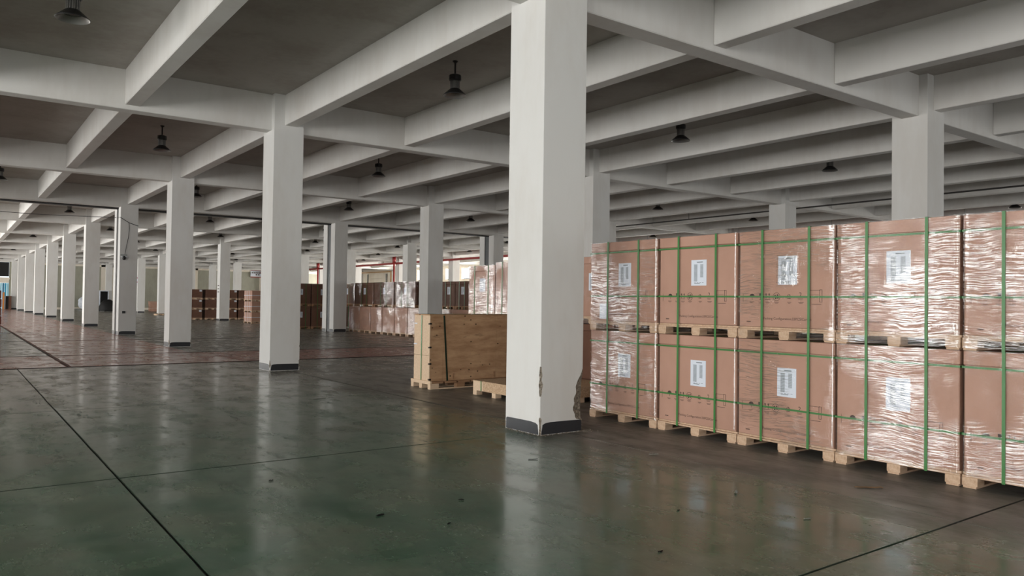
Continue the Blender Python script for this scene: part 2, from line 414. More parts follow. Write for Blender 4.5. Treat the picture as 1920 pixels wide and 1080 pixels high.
# ------------------------------------------------------------------ columns
def band_panel(bm, axis, sgn, hw, off, z0, z1, rag):
    """ragged-cornered painted skirting panel on one column face"""
    pts = []
    W = hw - 0.022
    rag_pts = [(-W, z0), (W, z0), (W, z1 - rag * 0.03), (W - 0.02, z1 - 0.004), (W * 0.3, z1), (-W * 0.55, z1 + 0.002), (-W + 0.05 + rag * 0.02, z1 - 0.006), (-W + 0.02, z1 - rag * 0.045)]
    vs = []
    for u, z in rag_pts:
        for t in (0, 0.004):
            o_ = (off + t) * sgn
            p = (u, o_, z) if axis == 'y' else (o_, u, z)
            vs.append(bm.verts.new(p))
    n = len(rag_pts)
    bm.faces.new([vs[2 * i + 1] for i in range(n)])
    for i in range(n):
        j = (i + 1) % n
        bm.faces.new([vs[2 * i], vs[2 * j], vs[2 * j + 1], vs[2 * i + 1]])
def make_column(hx, hy, chips=None, name='column', fine=False):
    """chips: function(corner, z) -> chamfer depth"""
    bm = bmesh.new()
    zs = [0, 0.03, 0.17, 0.6, 1.2, 2.4, 4, ZC + 0.02]
    if fine: zs = [i * 0.018 for i in range(75)] + [1.5, 2.4, 4, ZC + 0.02]
    rings = []
    for z in zs:
        ring = []
        for ci, (sx, sy) in enumerate(((-1, -1), (1, -1), (1, 1), (-1, 1))):
            d = 0.008
            e = d
            if chips:
                d = max(d, chips(ci, z)); e = max(0.008, chips(ci, z) * (0.32 if ci == 1 else 0.75))
            # two verts per corner plus a mid point pushed in
            A = (sx * (hx - d), sy * hy, z); Bp = (sx * hx, sy * (hy - e), z)
            jit = 0.014 * noise.noise(Vector((z * 31, ci * 7, 3))) if d > 0.02 else 0
            m = (d + e) / 2 * (0.42 if ci == 1 else 0.62 if d > 0.02 else 0.3) + jit
            Mp = (sx * (hx - m), sy * (hy - m), z)
            seq = [Bp, Mp, A] if ci in (0, 2) else [A, Mp, Bp]
            ring += [bm.verts.new(p) for p in seq]
        rings.append(ring)
    n = 12
    for k, (A, B) in enumerate(zip(rings, rings[1:])):
        for i in range(n):
            j = (i + 1) % n
            f = bm.faces.new([A[i], A[j], B[j], B[i]])
            if i % 3 != 2 and chips:
                ci = i // 3
                if chips(ci, zs[k]) > 0.016 or chips(ci, zs[k + 1]) > 0.016: f.material_index = 1
    bm.faces.new(rings[0][::-1]); bm.faces.new(rings[-1])
    return bm
def put_column(bm, x, y, hx, hy, label, group=None, rag=0.3, name='concrete_column'):
    root = mk(name, bm, [M_COL, M_RAW], loc=(x, y, 0))
    tag(root, label, 'column', group)
    return root
def bands(root, hx, hy, rag, faces='all'):
    for axis, sgn, hw, off in (('y', -1, hx, hy), ('x', -1, hy, hx), ('y', 1, hx, hy), ('x', 1, hy, hx)):
        bm = bmesh.new(); band_panel(bm, axis, sgn, hw, off, 0.008, 0.15, rag)
        mk('skirting_band', bm, M_BAND, root)
def chips0(ci, z):
    N = lambda s: 0.5 + 0.5 * noise.noise(Vector((z * s, ci * 11.3, 1.7)))
    if ci == 1:    # right hand corner, badly broken up to knee height
        env = max(0, min(1, (0.80 - z) / 0.28)) * (0.35 if z < 0.16 else 1)
        return env * (0.07 + 0.09 * N(9) + 0.03 * N(30))
    if ci == 0:
        if 0.44 < z < 0.84: return 0.010 + 0.05 * math.sin((z - 0.44) / 0.4 * PI) * N(14)
        if z < 0.2: return 0.012 + 0.02 * N(20)
    if ci == 3 and z < 0.15: return 0.018 * N(20) + 0.004
    return 0
def chips_s(ci, z):
    N = lambda s: 0.5 + 0.5 * noise.noise(Vector((z * s, ci * 5.3, 8.7)))
    if ci in (1, 0) and z < 0.22: return 0.035 * N(12)
    if ci == 1 and 0.45 < z < 0.6: return 0.03 * N(18)
    return 0
near_lab = {
    (0, 0): 'nearest white column with broken lower corners exposing rough concrete',
    (0, 1): 'white column second from the camera in the left row, dark skirting band',
    (0, 2): 'white column third from the camera in the left row, chipped base corners',
    (0, 3): 'white column of a joint pair carrying the small security camera and cable',
    (0, 3.5): 'rear white column of the joint pair behind the security camera column',
    (0, 4): 'white column next beyond the joint pair in the left row, in shade',
    (0, 5): 'second white column beyond the joint pair in the left row',
    (0, 6): 'third white column beyond the joint pair in the left row',
    (1, 0): 'wide white column rising behind the stretch wrapped loads at the right',
    (1, 1): 'white column just right of the nearest one, half hidden by it',
    (1, 2): 'white column rising behind the plywood crate',
    (1, 3): 'front white column of the joint pair between dark stacks and reddish wrapped loads',
    (1, 3.5): 'rear white column of the joint pair between dark stacks and reddish wrapped loads',
    (1, 5): 'white column with small black wall marks between the three-high brown carton stacks',
    (2, 1): 'short visible white column top behind the third wrapped load of the front row',
    (2, 3): 'front white column of the joint pair above the two shiny wrapped loads',
    (2, 3.5): 'rear white column of the joint pair above the two shiny wrapped loads',
    (2, 4): 'white column left of the red riser pipe behind the brown loads',
}
JN, JF = (28.305, 0.247), (29.235, 0.245)
for r in range(-1, 5):
    for k in [-1, 0, 1, 2, 3, 3.5, 4, 5, 6, 7, 8, 9, 10]:
        if r == 4 and False: continue
        X = r * SX
        if k == 3: Y, hy = JN
        elif k == 3.5: Y, hy = JF
        else: Y, hy = (-9.62 if k == -1 else YK[k]), WY
        key = (r, k)
        hx = WX
        if key == (0, 0): bm = make_column(hx, hy, chips0, fine=True)
        elif key in ((0, 1), (0, 2)): bm = make_column(hx, hy, chips_s, fine=True)
        else: bm = make_column(hx, hy)
        lab = near_lab.get(key)
        if r == -1 or k == -1: lab, g = 'white column standing outside the picture near the camera side', 'columns outside the picture'
        elif lab: g = None
        elif r == 4: lab, g = 'white pilaster column set in the cream window wall', 'window wall pilasters'
        elif k == 10: lab, g = 'white pilaster column set in the far end wall', 'end wall pilasters'
        elif r == 0: lab, g = 'small distant white column at the far end of the left row', 'distant columns of the left row'
        else: lab, g = 'distant white column in one of the inner rows', 'distant inner columns'
        root = put_column(bm, X, Y, hx, hy, lab, g)
        bands(root, hx, hy, 0.55 if key == (0, 0) else 0.4)
for r in range(-1, 5):
    bx('column_joint_cover', r * SX - WX + 0.05, r * SX + WX - 0.05, JN[0] + JN[1] + 0.004, JF[0] - JF[1] - 0.004, 0.0, ZB2 - 0.04, M_DARK, EJ)
# plaster crumbs round the foot of the nearest column
bm = bmesh.new()
for i in range(420):
    e = random.random(); s = random.choice('abc')
    if s == 'a': x, y = -WX - abs(random.gauss(0, 0.03)), -WY + random.random() * 0.7
    elif s == 'b': x, y = -WX + random.random() * 0.75, -WY - abs(random.gauss(0, 0.03))
    else: x, y = WX + random.gauss(0.02, 0.05), -WY + random.gauss(-0.02, 0.04)
    rr = random.uniform(0.002, 0.009)
    m = bmesh.ops.create_icosphere(bm, subdivisions=0 + 1, radius=rr, matrix=Matrix.Translation((x, y, rr * 0.6)) @ Matrix.Diagonal((1, random.uniform(0.6, 1.3), 0.6, 1)))
tag(mk('plaster_crumbs', bm, M_RAW), 'pale plaster crumbs scattered round the foot of the nearest column', 'rubble', kind='stuff')

# ------------------------------------------------------------------ walls with windows
def wall_panels(name, axis, pos, th, a0, a1, holes, mat, ztop=ZC + 0.2):
    """wall along 'y' (at x=pos) or 'x' (at y=pos); holes (c, w, z0, z1)"""
    root = bpy.data.objects.new(name, None); COL.objects.link(root); struct(root)
    def pb(u0, u1, z0, z1, nm='wall_panel', m=mat, o0=0, o1=th):
        if u1 - u0 < 1e-3: return
        if axis == 'y': bx(nm, pos + o0, pos + o1, u0, u1, z0, z1, m, root)
        else: bx(nm, u0, u1, pos + o0, pos + o1, z0, z1, m, root)
    cols = sorted(set([(h[0], h[1]) for h in holes]))
    u = a0
    for c, wd in cols:
        pb(u, c - wd / 2, 0, ztop)
        hs = sorted([(h[2], h[3]) for h in holes if h[0] == c])
        z = 0
        for z0, z1 in hs:
            if z0 > z: pb(c - wd / 2, c + wd / 2, z, z0)
            z = z1
        pb(c - wd / 2, c + wd / 2, z, ztop)
        u = c + wd / 2
    pb(u, a1, 0, ztop)
    return root
wn = [0]
def window(axis, pos, c, wd, z0, z1, nm):
    wn[0] += 1
    root = bpy.data.objects.new('window_%d' % wn[0], None); COL.objects.link(root); struct(root)
    t = 0.05
    def pb(u0, u1, za, zb, nme, m, o=0.04):
        if axis == 'y': bx(nme, pos - o, pos + o, u0, u1, za, zb, m, root)
        else: bx(nme, u0, u1, pos - o, pos + o, za, zb, m, root)
    pb(c - wd / 2, c + wd / 2, z0, z0 + t, 'window_sill', M_FRAME); pb(c - wd / 2, c + wd / 2, z1 - t, z1, 'window_head', M_FRAME)
    for i in range(nm + 1):
        u = c - wd / 2 + t / 2 + (wd - t) * i / nm
        pb(u - t / 2, u + t / 2, z0 + t, z1 - t, 'mullion', M_FRAME)
    for i in range(nm):
        u0 = c - wd / 2 + wd * i / nm + t * 0.6; u1 = c - wd / 2 + wd * (i + 1) / nm - t * 0.6
        pb(u0, u1, z0 + t, z1 - t, 'pane', M_GLASS, 0.004)
wall_panels('wall_left', 'y', XL - 0.24, 0.24, YBK, YF, [(c, wd, WZ0, WZ1) for c, wd in LEFT_W], M_WALL)
for c, wd in LEFT_W: window('y', XL - 0.12, c, wd, WZ0, WZ1, 5)
wall_panels('wall_back', 'x', YBK - 0.24, 0.24, XL, XR, [(c, wd, WZ0, WZ1) for c, wd in BACK_W], M_WALL)
for c, wd in BACK_W: window('x', YBK - 0.12, c, wd, WZ0, WZ1, 5)
rh = []
for c, wd in RIGHT_W: rh += [(c, wd, 1.0, 3.3), (c, wd, 4.0, 5.2)]
wall_panels('wall_right', 'y', XR + 0.05, 0.24, YBK, YF, rh, M_WALL)
for c, wd in RIGHT_W:
    window('y', XR + 0.17, c, wd, 1.0, 3.3, 2); window('y', XR + 0.17, c, wd, 4.0, 5.2, 2)
# roller door in the right wall
dr = bpy.data.objects.new('door_1', None); COL.objects.link(dr); struct(dr, 'pale sectional loading door with orange-brown track in the cream wall')
for i in range(8):
    bx('door_section', XR - 0.08, XR - 0.02, 79.3, 84.3, i * 0.62 + 0.02, i * 0.62 + 0.60, M_PALE_DOOR if False else M_WALLG if False else M_WALL, dr)
M_TRACK = flat('orange_brown_track', srgb(188, 150, 106), 0.5)
for y in (77.9, 86.3): bx('door_track', XR - 0.22, XR - 0.06, y - 0.05, y + 0.05, 0, 5.25, M_TRACK, dr)
bx('door_track', XR - 0.22, XR - 0.06, 77.97, 86.23, 5.11, 5.25, M_TRACK, dr)
for y in (79.2, 84.45): bx('door_side_rail', XR - 0.20, XR - 0.03, y - 0.06, y + 0.06, 0, 4.95, M_STEEL, dr)
# far end wall: recessed grey-green panels between pale frames, loading door at the left
fwl = bpy.data.objects.new('wall_far', None); COL.objects.link(fwl); struct(fwl)
bx('wall_panel', XL, -3.4, YF, YF + 0.24, 0, ZC + 0.2, M_WALLG, fwl)
bx('wall_panel', -3.4, -0.56, YF, YF + 0.24, 5.35, ZC + 0.2, M_WALL, fwl)
bx('wall_panel', -0.56, XR, YF + 0.1, YF + 0.24, 0, ZC + 0.2, M_WALLG, fwl)
for x0 in [r * SX + WX for r in range(0, 4)]:
    bx('wall_frame', x0, x0 + 0.45, YF, YF + 0.1, 0.25, 5.38, M_WALL, fwl)
    bx('wall_frame', x0 + SX - 0.45 - 2 * WX, x0 + SX - 2 * WX, YF, YF + 0.1, 0.25, 5.38, M_WALL, fwl)
    bx('wall_plinth', x0, x0 + SX - 2 * WX, YF - 0.04, YF + 0.1, 0, 0.25, M_WALL, fwl)
    bx('wall_head', x0, x0 + SX - 2 * WX, YF, YF + 0.1, 5.15, 5.38, M_WALL, fwl)
# loading bay door in far wall at the far left
d2 = bpy.data.objects.new('door_2', None); COL.objects.link(d2); struct(d2, 'tall loading bay opening, black upper shutter over a turquoise strip curtain')
bx('black_shutter', -3.3, -0.58, YF + 0.02, YF + 0.1, 3.70, 5.33, M_BLKR, d2)
bx('shutter_rail', -3.35, -0.5, YF - 0.1, YF + 0.06, 3.38, 3.58, M_WALL, d2)
bx('lintel_board', -3.3, -0.56, YF, YF + 0.08, 2.98, 3.38, M_WALL, d2)
M_TURQ = [flat('turquoise_strip_%s' % n, c, 0.4) for n, c in (('pale', srgb(150, 200, 215)), ('mid', srgb(60, 150, 180)), ('deep', srgb(40, 110, 140)))]
for i in range(13):
    bx('curtain_strip', -3.28 + i * 0.21, -3.28 + i * 0.21 + 0.19, YF + 0.03 + (i % 2) * 0.015, YF + 0.04 + (i % 2) * 0.015, 0.02, 2.96, M_TURQ[(i * 5) % 3], d2)
bx('wall_reveal', -3.45, -3.3, YF, YF + 0.24, 0, 5.35, M_WALL, d2)
M_ORANGE = flat('orange_post_paint', srgb(190, 118, 52), 0.5)
t = thing('bollard_post', 'orange painted post before the turquoise strip curtain at far left', 'post', (-1.1, YF - 1.5, 0))
bx('post_tube', -0.09, 0.09, -0.09, 0.09, 0.02, 1.9, M_ORANGE, t, 0.01); bx('base_plate', -0.18, 0.18, -0.18, 0.18, 0, 0.02, M_STEEL, t)
t = thing('brown_cabinet', 'dark brown cupboard beside the orange post at the far end', 'cupboard', (-0.62, YF - 0.9, 0))
bx('cabinet_body', -0.28, 0.28, -0.25, 0.25, 0, 1.5, M_CARTD, t, 0.01)
bx('cabinet_door', -0.26, 0.0, -0.27, -0.25, 0.05, 1.45, M_BLKR, t); bx('cabinet_door', 0.01, 0.26, -0.27, -0.25, 0.05, 1.45, M_CARTD, t)

# ------------------------------------------------------------------ pipes and conduits
sp = thing('sprinkler_main', 'long red sprinkler pipe running along the bright right-hand wall side', 'pipe')
bm = bmesh.new(); tube(bm, (27.95, -9, 5.10), (27.95, YF - 0.1, 5.10), 0.095, 12); mk('pipe_run', bm, M_RED, sp, smooth=True)
for y in range(-5, 95, 6):
    bm = bmesh.new(); tube(bm, (27.95, y, 5.18), (27.95, y, ZC), 0.018, 6); mk('hanger_rod', bm, M_STEEL, sp)
for y in (57.3, 75.8):
    bm = bmesh.new(); tube(bm, (27.7, y, 0.02), (27.7, y, 5.3), 0.085, 12); rs = mk('riser_pipe', bm, M_RED, sp, smooth=True)
    bm = bmesh.new(); tube(bm, (27.7, y, 5.0), (27.7, y, 5.75), 0.15, 12, 0.17); mk('riser_bell', bm, M_RED, rs, smooth=True)
    bm = bmesh.new(); tube(bm, (27.7, y, 0), (27.7, y, 0.03), 0.2, 12); mk('floor_flange', bm, M_RED, rs)
t = thing('ceiling_conduit', 'thin dark conduit hung below the beams over the right-hand loads', 'conduit')
bm = bmesh.new(); tube(bm, (19.6, -9, 5.28), (19.6, 27.9, 5.28), 0.028, 8); mk('conduit_pipe', bm, M_CONDUIT, t)
for y in (4.8, 14.6, 24):
    bm = bmesh.new(); tube(bm, (19.6, y, 5.28), (19.6, y, ZC), 0.012, 6); mk('drop_rod', bm, M_CONDUIT, t)

# ------------------------------------------------------------------ high bay lamps
def make_lamp():
    t = thing('high_bay_lamp', 'black high bay lamp', 'lamp')
    bm = bmesh.new(); lathe(bm, [(0, 0), (0.055, 0), (0.05, -0.015), (0.02, -0.04), (0, -0.04)], 16); mk('ceiling_canopy', bm, M_LAMPB, t, smooth=True)
    bm = bmesh.new(); tube(bm, (0, 0, -0.03), (0, 0, -0.26), 0.017, 8); mk('rod', bm, M_LAMPB, t)
    bm = bmesh.new(); lathe(bm, [(0, -0.24), (0.03, -0.245), (0.115, -0.275), (0.118, -0.365), (0.10, -0.385), (0, -0.385)], 12); mk('driver_housing', bm, M_LAMPB, t)
    bm = bmesh.new(); tube(bm, (0, 0, -0.385), (0, 0, -0.54), 0.055, 12)
    for i in range(18):
        a = 2 * PI * i / 18; m = Matrix.Rotation(a, 4, 'Z')
        vs = box(bm, 0.05, 0.092, -0.003, 0.003, -0.53, -0.385)
        bmesh.ops.transform(bm, matrix=m, verts=vs)
    mk('heat_sink', bm, M_LAMPR, t)
    bm = bmesh.new(); lathe(bm, [(0.07, -0.525), (0.10, -0.54), (0.20, -0.63), (0.225, -0.655), (0.222, -0.662), (0.195, -0.635), (0.10, -0.552), (0.07, -0.545)], 28)
    mk('shade', bm, M_LAMPB, t, smooth=True)
    bm = bmesh.new(); lathe(bm, [(0.222, -0.6625), (0.196, -0.638), (0.10, -0.556), (0.06, -0.553)], 28); mk('reflector', bm, M_LAMPR, t, smooth=True)
    bm = bmesh.new(); lathe(bm, [(0, -0.60), (0.06, -0.598), (0.12, -0.588), (0.125, -0.572), (0, -0.56)], 20); mk('lens', bm, M_LENS, t, smooth=True)
    return t
lamp0 = make_lamp(); first = True
ymid = [4.81, 14.43, 23.7, 33.8, 43.3, 52.9, 62.5, 72.2, 81.8, 91.4]
LL = {(0, -4.77): 'cut off at the top left corner of the picture', (0, 1.59): 'hanging left of the nearest column, largest one seen whole',
      (1, -1.59): 'hanging left of the second column under the shaded bay', (1, 4.77): 'hanging between the second column and the nearest one',
      (0, 7.95): 'hanging just right of the nearest column', (0, 14.31): 'hanging left of the wide right-hand column',
      (1, 17.49): 'hanging low in view above the second wrapped load', (1, 23.85): 'hanging above the third wrapped load',
      (2, 7.95): 'hanging left of the column behind the crate', (2, 1.59): 'half hidden beside the third left-row column',
      (2, 14.31): 'hanging above the shiny loads right of the crate column', (3, -1.59): 'hanging just past the dark ceiling joint at far left',
      (3, 4.77): 'small, hanging between the second and third left-row columns', (0, 27.03): 'peeping over the rightmost wrapped load'}
for i, y in enumerate(ymid):
    x0 = -4.77 if i % 2 == 0 else -1.59
    for j in range(7):
        x = x0 + 6.36 * j
        if x > XR - 1: continue
        lp = lamp0 if first else copy_tree(lamp0)
        first = False
        lp.location = (x, y, ZC)
        key = [v for (kk, xx), v in LL.items() if kk == i and abs(xx - x) < 0.1]
        if key: lp['label'] = 'black high bay lamp ' + key[0]
        else:
            lp['label'] = 'tiny distant black high bay lamp under the far ceiling bays'
        lp['group'] = 'high bay lamps'
        if not key: lp['group'] = 'distant high bay lamps'

# ------------------------------------------------------------------ loads
def pallet(parent, hx, hy, mat, detail=True, blkw=0.13):
    """wooden pallet 0.135 high; runners along x. Blocks, skids and boards are sub-parts"""
    pr = bpy.data.objects.new('pallet', None); COL.objects.link(pr); pr.parent = parent
    ys = (-hy + blkw / 2, 0, hy - blkw / 2); xs = (-hx + 0.07, 0, hx - 0.07)
    if not detail:
        bm = bmesh.new()
        for y in ys:
            box(bm, -hx, hx, y - blkw / 2 + 0.01, y + blkw / 2 - 0.01, 0, 0.018)
            for x in xs: box(bm, x - 0.07, x + 0.07, y - blkw / 2, y + blkw / 2, 0.018, 0.092)
        box(bm, -hx, hx, -hy, hy, 0.092, 0.135)
        pr2 = mk('pallet', bm, mat, parent)
        bpy.data.objects.remove(pr)
        return pr2
    me_b = me_s = me_d = None
    for y in ys:
        if me_s is None:
            o = bx('skid', -hx, hx, -blkw / 2 + 0.01, blkw / 2 - 0.01, 0, 0.018, mat, pr); me_s = o.data
        else:
            o = bpy.data.objects.new('skid', me_s); COL.objects.link(o); o.parent = pr
        o.location = (0, y, 0)
        for x in xs:
            if me_b is None:
                o = bx('block', -0.07, 0.07, -blkw / 2, blkw / 2, 0.018, 0.092, mat, pr, 0.002); me_b = o.data
            else:
                o = bpy.data.objects.new('block', me_b); COL.objects.link(o); o.parent = pr
            o.location = (x, y, 0)
    for x in xs:
        if me_d is None:
            o = bx('stringer_board', -0.065, 0.065, -hy, hy, 0.092, 0.112, mat, pr, 0.002); me_d = o.data
        else:
            o = bpy.data.objects.new('stringer_board', me_d); COL.objects.link(o); o.parent = pr
        o.location = (x, 0, 0)
    me = None; n = 7
    for i in range(n):
        x = -hx + (2 * hx) * (i + 0.5) / n
        if me is None:
            o = bx('deck_board', -0.11, 0.11, -hy, hy, 0.1125, 0.134, mat, pr, 0.002); me = o.data
        else:
            o = bpy.data.objects.new('deck_board', me); COL.objects.link(o); o.parent = pr
        o.location = (max(-hx + 0.11, min(hx - 0.11, x)), 0, 0)
    return pr
def plate(bm, xf, u0, u1, z0, z1, t=0.001):
    """thin plate on the -x face; u is measured to the right as seen from the camera (= -y)"""
    box(bm, xf - t, xf, -u1, -u0, z0, z1)
def prism(bm, xf, pts, t=0.0012):
    A = [bm.verts.new((xf - t, -u, z)) for u, z in pts]; bm.faces.new(A)
def ring_mark(bm, xf, u, z, r, wd, a0=0, a1=2 * PI, n=18):
    prev = None
    for i in range(n + 1):
        a = a0 + (a1 - a0) * i / n
        p = [bm.verts.new((xf - 0.0012, -(u + (r - s * wd) * math.cos(a)), z + (r - s * wd) * math.sin(a))) for s in (0, 1)]
        if prev: bm.faces.new([prev[0], p[0], p[1], prev[1]])
        prev = p
def text_mesh(txt, size, parent, xf, u, z, name='printed_text', mat=None, align='CENTER'):
    cu = bpy.data.curves.new('t', 'FONT'); cu.body = txt; cu.size = size; cu.align_x = align; cu.align_y = 'CENTER'; cu.resolution_u = 2
    ob = bpy.data.objects.new('t', cu); COL.objects.link(ob)
    dg = bpy.context.evaluated_depsgraph_get()
    me = bpy.data.meshes.new_from_object(ob.evaluated_get(dg))
    bpy.data.objects.remove(ob); bpy.data.curves.remove(cu)
    R = Matrix(((0, 0, -1, xf - 0.0012), (-1, 0, 0, -u), (0, 1, 0, z), (0, 0, 0, 1)))
    me.transform(R)
    me.materials.clear(); me.materials.append(mat or M_INK)
    o = bpy.data.objects.new(name, me); COL.objects.link(o); o.parent = parent
    return o
def carton_marks(parent, xf, full=True):
    bm = bmesh.new(); z = 0.475
    # umbrella, fragile glass, this-way-up arrows, no-roll circle, recycling triangle, stacking limit, hand truck frame
    ring_mark(bm, xf, -0.42, z + 0.0, 0.035, 0.035, 0, PI, 10); plate(bm, xf, -0.422, -0.418, z - 0.035, z)
    prism(bm, xf, [(-0.325, z + 0.04), (-0.325, z + 0.015), (-0.313, z), (-0.307, z), (-0.295, z + 0.015), (-0.295, z + 0.04)]); plate(bm, xf, -0.312, -0.308, z - 0.03, z); plate(bm, xf, -0.323, -0.297, z - 0.034, z - 0.03)
    for u in (-0.235, -0.195):
        prism(bm, xf, [(u - 0.013, z + 0.022), (u + 0.013, z + 0.022), (u, z + 0.042)]); plate(bm, xf, u - 0.004, u + 0.004, z - 0.02, z + 0.022)
    plate(bm, xf, -0.25, -0.18, z - 0.034, z - 0.029)
    ring_mark(bm, xf, -0.10, z, 0.047, 0.005)
    for du, dz in ((-0.018, 0.012), (0.016, -0.012), (0.012, 0.018), (-0.012, -0.018)): plate(bm, xf, -0.10 + du - 0.009, -0.10 + du + 0.009, z + dz - 0.008, z + dz + 0.008)
    for k in range(3):
        a = PI / 2 + k * 2 * PI / 3; b = a + 2 * PI / 3
        pa = Vector((math.cos(a), math.sin(a))) * 0.044; pb = Vector((math.cos(b), math.sin(b))) * 0.044
        p0 = pa.lerp(pb, 0.18); p1 = pa.lerp(pb, 0.66); q = 0.66
        prism(bm, xf, [(0.055 + p0.x, z + p0.y), (0.055 + p1.x, z + p1.y), (0.055 + p1.x * q, z + p1.y * q), (0.055 + p0.x * q, z + p0.y * q)])
        m = pa.lerp(pb, 0.9)
        prism(bm, xf, [(0.055 + p1.x * 1.15, z + p1.y * 1.15), (0.055 + m.x * 0.85, z + m.y * 0.85), (0.055 + p1.x * 0.5, z + p1.y * 0.5)])
    plate(bm, xf, 0.165, 0.225, z - 0.022, z - 0.018); plate(bm, xf, 0.17, 0.22, z - 0.034, z - 0.030)
    for a, b_, c, d in ((0.30, 0.304, -0.05, 0.07), (0.30, 0.43, 0.068, 0.072), (0.30, 0.41, 0.02, 0.023), (0.42, 0.425, -0.055, 0.075), (0.445, 0.45, -0.055, 0.075), (0.42, 0.45, 0.072, 0.076), (0.42, 0.45, -0.058, -0.054), (0.33, 0.44, -0.082, -0.077)):
        plate(bm, xf, a, b_, z + c, z + d)
    for u0, u1 in ((-0.455, -0.40), (-0.34, -0.28), (-0.245, -0.185), (-0.13, -0.07), (0.035, 0.085), (0.17, 0.235)):
        plate(bm, xf, u0, u1, z - 0.062, z - 0.057)
        plate(bm, xf, u0 + 0.01, u1 - 0.012, z - 0.072, z - 0.068)
    for i in range(5): plate(bm, xf, -0.49 + i * 0.011, -0.482 + i * 0.011, 0.185, 0.198)
    plate(bm, xf, -0.545, -0.541, z - 0.06, z + 0.03); 
    mk('printed_symbols', bm, M_INK, parent)
    text_mesh('2', 0.07, parent, xf, 0.195, z + 0.02)
    text_mesh('Packing Configuration:33PCS/Carton', 0.040, parent, xf, 0.03, 0.232)
def label_part(parent, xf, u, z, w_=0.235, h_=0.315, pouch=False, simple=False):
    lb = bmesh.new(); plate(lb, xf, u - w_ / 2, u + w_ / 2, z - h_ / 2, z + h_ / 2, 0.002); lo = mk('shipping_label', lb, M_PAPER, parent)
    bm = bmesh.new(); x2 = xf - 0.0024
    n = 9 if simple else 30
    for (a, b_, z0, z1) in ((-0.075, -0.022, -0.105, 0.105), (0.022, 0.068, -0.055, 0.105)):
        k = int(n * (z1 - z0) / 0.21)
        for i in range(k):
            zz = z + z0 + (z1 - z0) * i / k
            plate(bm, x2, u + a, u + b_, zz, zz + 0.21 / n * 0.55, 0.0004)
    plate(bm, x2, u - 0.03, u + 0.06, z + 0.125, z + 0.135, 0.0004)
    plate(bm, x2, u - 0.07, u + 0.02, z - 0.135, z - 0.128, 0.0004)
    if not simple:
        for k in range(4): plate(bm, x2, u - 0.07 + k * 0.04, u - 0.045 + k * 0.04, z - 0.122, z - 0.118, 0.0004)
    mk('barcode_columns', bm, M_INKG, lo)
    if pouch:
        bm = bmesh.new(); n = 26; g = []
        for i in range(n + 1):
            row = []
            for j in range(n + 1):
                uu = u - w_ / 2 - 0.02 + (w_ + 0.04) * i / n; zz = z - h_ / 2 - 0.02 + (h_ + 0.06) * j / n
                e = min(i, j, n - i, n - j) / n
                d = 0.004 + 0.012 * abs(noise.noise(Vector((uu * 18, zz * 7, 5)))) * min(1, e * 6)
                row.append(bm.verts.new((xf - 0.003 - d, -uu, zz)))
            g.append(row)
        for i in range(n):
            for j in range(n): bm.faces.new([g[i][j], g[i + 1][j], g[i + 1][j + 1], g[i][j + 1]])
        mk('plastic_pouch', bm, M_FILM[1], lo, smooth=True)
    return lo
def film_shell(parent, hx, hy, z0, z1, mat, fine=False, seed=0, amp=0.004):
    """rounded wrap round the load, displaced into real wrinkles"""
    bm = bmesh.new(); r = 0.028
    pts = []
    def arc(cx_, cy_, a0): return [(cx_ + r * math.cos(a0 + i * PI / 8), cy_ + r * math.sin(a0 + i * PI / 8)) for i in range(5)]
    cx_, cy_ = hx + 0.012 - r, hy - 0.001 - r
    ny = 30 if fine else 8
    loop = []
    # -x face from +y to -y
    A = arc(-cx_, cy_, PI / 2); B = arc(-cx_, -cy_, PI); C = arc(cx_, -cy_, 1.5 * PI); D = arc(cx_, cy_, 0)
    loop += A
    for i in range(1, ny): loop.append((-cx_ - r, cy_ - 2 * cy_ * i / ny))
    loop += B + C + D
    nz = 60 if fine else 14
    rings = []
    for j in range(nz + 1):
        z = z0 + (z1 - z0) * j / nz; ring = []
        for i, (x, y) in enumerate(loop):
            v = Vector((x * 2, y * 1.5 + seed * 3.1, z * 16 + y * 1.2 + seed))
            edge = max(0, (abs(y) - (hy - 0.16)) / 0.16)
            d = amp * noise.noise(v) + amp * 0.9 * edge * noise.noise(Vector((y * 9, z * 34, seed)))
            k = 1 if x < 0 else 0.5
            nrm = Vector((x, y)).normalized() if abs(x) > cx_ and abs(y) > cy_ else Vector((math.copysign(1, x), 0)) if abs(x) > cx_ else Vector((0, math.copysign(1, y)))
            ring.append(bm.verts.new((x + nrm.x * d * k, y + nrm.y * d * k * 0.4, z)))
        rings.append(ring)
    n = len(loop)
    for a, b in zip(rings, rings[1:]):
        for i in range(n):
            bm.faces.new([a[i], a[(i + 1) % n], b[(i + 1) % n], b[i]])
    return mk('stretch_film', bm, mat, parent, smooth=True)
def straps(parent, hx, hy, z0, z1, us, zs, mat=None, wv=0.028, wh=0.020):
    mat = mat or M_STRAP
    for u in us:
        bm = bmesh.new(); o = 0.018
        box(bm, -hx - o, -hx - o + 0.002, -u - wv / 2, -u + wv / 2, z0, z1 + 0.004)
        box(bm, -hx - o, hx + o, -u - wv / 2, -u + wv / 2, z1 + 0.002, z1 + 0.004)
        box(bm, hx + o - 0.002, hx + o, -u - wv / 2, -u + wv / 2, z0, z1 + 0.004)
        mk('vertical_strap', bm, mat, parent)
    for z in zs:
        bm = bmesh.new(); o = 0.005
        for (a, b, c, d) in ((-hx - o, -hx - o + 0.003, -hy, hy), (hx + o - 0.003, hx + o, -hy, hy), (-hx, hx, -hy, -hy + 0.003), (-hx, hx, hy - 0.003, hy)):
            box(bm, a, b, c, d, z - wh / 2, z + wh / 2)
        mk('horizontal_strap', bm, mat, parent)
HTOP = 1.222
